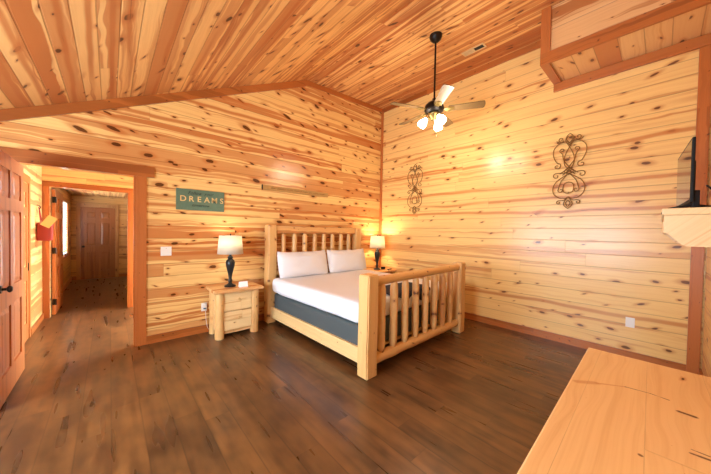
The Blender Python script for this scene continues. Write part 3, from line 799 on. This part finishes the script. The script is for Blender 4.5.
# ceiling vent
vx = 4.16; vz = cz(vx); sl = math.atan(.052)
v = thing('ceiling_vent', 'tan slotted register set flush in the ceiling beside the fan', 'vent', (vx, 1.99, vz)); v.rotation_euler = (0, -sl, 0)
bm = BM(); w, l = .055, .17
for s in (1, -1): bx(bm, s*w-.012, s*w+.012, -l, l, -.008, -.001)
for y in (-l+.012, 0, l-.012): bx(bm, -w, w, y-.012, y+.012, -.008, -.001)
obj('frame', bm, M['vent'], v)
for y0, y1 in ((-l+.024, -.012), (.012, l-.024)):
    bm = BM(); n = 9
    for i in range(n): x = -w+.018+i*(2*w-.036)/(n-1); bx(bm, x-.0018, x+.0018, y0, y1, -.007, -.001)
    obj('louver', bm, M['slot'] if y0 < -.1 else M['vent'], v)
obj('duct', box(-w+.005, w-.005, -l+.02, l-.02, -.0015, -.0005), M['ventdark'], v)

# ------------------------------------------------------------------ wall pieces
# sage sign
s = thing('wall_sign', 'sage green plank sign reading DREAMS above the light switch', 'sign', (.972, YB-.001, 1.905))
obj('board', box(-.305, .305, -.022, 0, -.145, .145, .003), M['sign'], s)
def wall_text(sgn, name, txt, size, z, mat, x=0, shear=0, bold=0, spacing=1.0):
    bm = text_bm(txt, size, shear, bold, .0012, spacing)
    for v in bm.verts: v.co = Vector((v.co.x + x, -.0235 - v.co.z, v.co.y + z))
    return obj(name, bm, mat, sgn)
for k, ch in enumerate('DREAMS'): wall_text(s, 'letter', ch, .108, .008, M['letter'], x=-.225+k*.0985, bold=.0008)
wall_text(s, 'script_line', 'Follow  your', .062, .092, M['script'], x=-.01, shear=.35)
wall_text(s, 'script_line', 'tomorrow', .052, -.075, M['script'], x=-.01, shear=.35)
# long thin sign above the bed
s = thing('plank_sign', 'long thin tan wooden sign mounted above the headboard', 'sign', (2.53, YB-.001, 2.205))
obj('board', box(-.66, .66, -.022, 0, -.04, .04, .003), M['signwood'], s)
obj('dark_end', box(-.672, -.661, -.024, 0, -.044, .044), M['black'], s)
x = -.52; rr = random.Random(3)
while x < .5:                                   # illegible faded brush script
    bm = BM()
    for k in range(rr.randint(3, 7)):
        h = rr.choice((.010, .012, .02)); sweep(bm, [(x, -.0225, -.008), (x+.006, -.0225, h), (x+.014, -.0225, -.006), (x+.02, -.0225, .004)], .0022, 5); x += .022
    x += .03
    obj('faded_script', bm, M['brownink'], s)

# scroll ironwork
def catmull(P, n=10):
    P = [Vector(p) for p in P]; P = [P[0]*2-P[1]] + P + [P[-1]*2-P[-2]]; out = []
    for i in range(1, len(P)-2):
        for k in range(n):
            t = k/n; a, b, c, d = P[i-1:i+3]
            out.append(.5*((2*b) + (c-a)*t + (2*a-5*b+4*c-d)*t*t + (3*b-a-3*c+d)*t**3))
    return out + [P[-2]]
def curl(cx, cz_, r, a0, turns, end=.25):
    return [(cx+(r*(1-(1-end)*i/14))*math.cos(a0+turns*2*PI*i/14), cz_+(r*(1-(1-end)*i/14))*math.sin(a0+turns*2*PI*i/14)) for i in range(15)]
half = [
    # upper heart lobe: from the top centre out, down, and into a curl at the waist
    [(-.01, .36), (.04, .41), (.11, .41), (.175, .34), (.18, .24), (.14, .14)] + curl(.135, .085, .045, PI*.75, .95),
    # inner stem rising from the centre to a small inner curl
    [(-.10, -.03), (-.02, .04), (.055, .15), (.075, .24)] + curl(.080, .305, .032, -1.1, 1.1, .3),
    # outer stem crossing the centre, making the lens shape
    [(.07, -.05), (0, .02), (-.05, .10), (-.052, .20), (-.02, .30), (.02, .38), (.045, .44), (.03, .50), (0, .53)],
    [(0, .40), (.035, .45), (.02, .49), (0, .47)],
    curl(.095, .465, .036, PI*1.2, 1.15),
    [(0, .40), (.05, .43), (.11, .425), (.15, .45)],
    # waist
    [(0, .05), (.05, 0), (0, -.05)],
    [(-.04, .03), (.03, -.02), (.09, -.015)] + curl(.14, -.055, .045, PI*.6, -.95),
    # lower lobes
    [(-.02, -.02), (.07, -.08), (.14, -.14), (.175, -.22), (.165, -.31), (.11, -.37), (.04, -.385), (0, -.36)],
    [(.02, -.05), (.08, -.13), (.105, -.21)] + curl(.085, -.265, .034, .6, -1.0, .3),
    [(0, -.155), (.045, -.175), (.06, -.235), (.045, -.295), (0, -.315)],
    [(0, -.36), (.05, -.41), (.09, -.41)] + curl(.105, -.44, .028, PI*.5, -1.0),
    [(0, -.36), (.04, -.43), (.045, -.48), (0, -.53)],
    [(0, -.41), (-.025, -.45), (0, -.50), (.025, -.45), (0, -.41)],
]
bmS = BM()
for pl in half:
    for s_ in (1, -1):
        sweep(bmS, [(.008*s_*0 - .004*(1-s_)/2, s_*p.x, p.y) for p in [Vector((q[0], q[1], 0)) for q in pl] for p in [p]] if False else
              [(-.004*(1-s_)/2, s_*p.x, p.y) for p in catmull([(q[0], q[1], 0) for q in pl], 5)], .0054, 6)
for z in (.2, -.3): sweep(bmS, [(0, 0, z), (.012, 0, z), (.024, 0, z)], .006, 6)
me_o = obj('scroll_wall_art', bmS, M['iron'], smooth=True)
me_o.location = (XR-.026, .865, 2.385); me_o.scale = (1, 1, .97)
tag(me_o, 'brown iron scroll ornament on the right wall, nearer the television', 'wall decoration', 'iron scroll ornaments')
o2 = me_o.copy(); C.objects.link(o2); o2.location = (XR-.026, 3.42, 2.40)
o2['label'] = 'brown iron scroll ornament on the right wall, nearer the room corner'

# switches and outlets
def plate(name, label, cat, loc, rz, w, h, kind):
    t = thing(name, label, cat, loc, rz)
    obj('cover_plate', box(-w/2, w/2, -.006, 0, -h/2, h/2, .002), M['plastic'], t)
    if kind == 'switch':
        for x in (-.023, .023): obj('toggle', box(x-.005, x+.005, -.018, -.006, -.004, .012), M['plastic'], t)
        obj('screw', box(-.003, .003, -.0075, -.006, .035, .041), M['slot'], t)
    if kind == 'outlet':
        for z in (-.02, .02):
            so = obj('socket', box(-.016, .016, -.0075, -.006, z-.014, z+.014), M['plastic'], t)
            obj('slot', box(-.008, -.005, -.0082, -.0075, z-.005, z+.006), M['slot'], so); obj('slot', box(.005, .008, -.0082, -.0075, z-.005, z+.006), M['slot'], so)
    return t
plate('light_switch', 'white double light switch plate below the green sign', 'light switch', (.56, YB-.001, 1.195), 0, .12, .12, 'switch')
plate('wall_outlet', 'white outlet plate low on the wall left of the nightstand', 'outlet', (1.02, YB-.001, .37), 0, .075, .118, 'outlet')
plate('wall_outlet', 'beige outlet plate low on the right wall near the dresser', 'outlet', (XR-.001, .22, .455), PI/2, .08, .12, 'outlet')
af = thing('air_freshener', 'white plug-in air freshener with blue oil in the left outlet', 'air freshener', (1.02, YB-.009, .375))
obj('body', box(-.024, .024, -.05, -.001, -.01, .05, .01), M['plastic'], af)
obj('oil_bottle', box(-.016, .016, -.042, -.012, -.03, -.011, .006), M['blue'], af)
bm = BM(); sweep(bm, catmull([(1.03, YB-.011, .34), (1.03, YB-.05, .28), (1.04, YB-.04, .18), (1.07, YB-.03, .05), (1.16, YB-.03, .008), (1.22, YB-.028, .25), (1.26, YB-.026, .66)], 6), .003, 6)
tag(obj('lamp_cord', bm, M['plastic'], smooth=True), 'thin white lamp cord hanging from the left outlet behind the nightstand', 'cord')

# ------------------------------------------------------------------ light
w = bpy.data.worlds.new('sky'); bpy.context.scene.world = w; w.use_nodes = True
bgn = w.node_tree.nodes['Background']; bgn.inputs[0].default_value = (.70, .86, 1, 1); bgn.inputs[1].default_value = 30.0
def portal(loc, rot, sx, sy):
    l = bpy.data.lights.new('window_portal', 'AREA'); l.shape = 'RECTANGLE'; l.size = sx; l.size_y = sy; l.cycles.is_portal = True
    o = bpy.data.objects.new('window_portal', l); C.objects.link(o); o.location = loc; o.rotation_euler = rot
for a, b in WIN: portal((XL-T-.02, (a+b)/2, sum(WZ)/2), (0, -PI/2, 0), WZ[1]-WZ[0], b-a)
portal((VX1+T+.02, 5.675, 1.325), (0, PI/2, 0), 2.15, 1.65)
portal((VX0-T-.02, (hw[0]+hw[1])/2, (hw[2]+hw[3])/2), (0, -PI/2, 0), hw[3]-hw[2], hw[1]-hw[0])
li = bpy.data.lights.new('bedside_bulb', 'POINT'); li.energy = 24; li.color = (1, .76, .50); li.shadow_soft_size = .035
lo = bpy.data.objects.new('bedside_bulb_light', li); C.objects.link(lo); lo.location = (4.40, 4.17, NH+.69)
li = bpy.data.lights.new('left_bedside_bulb', 'POINT'); li.energy = 4; li.color = (1, .90, .80); li.shadow_soft_size = .035
lo = bpy.data.objects.new('left_bedside_bulb_light', li); C.objects.link(lo); lo.location = (1.30, 4.15, NH+.69)
li = bpy.data.lights.new('sun', 'SUN'); li.energy = 1.2; li.color = (1, .93, .82); li.angle = .02
lo = bpy.data.objects.new('sun', li); C.objects.link(lo); lo.rotation_euler = Vector((-1, .09, -.05)).to_track_quat('-Z', 'Y').to_euler()
vs = bpy.context.scene.view_settings
vs.view_transform = 'Standard'; vs.look = 'None'; vs.gamma = 1; vs.use_curve_mapping = False; vs.exposure = 0.30
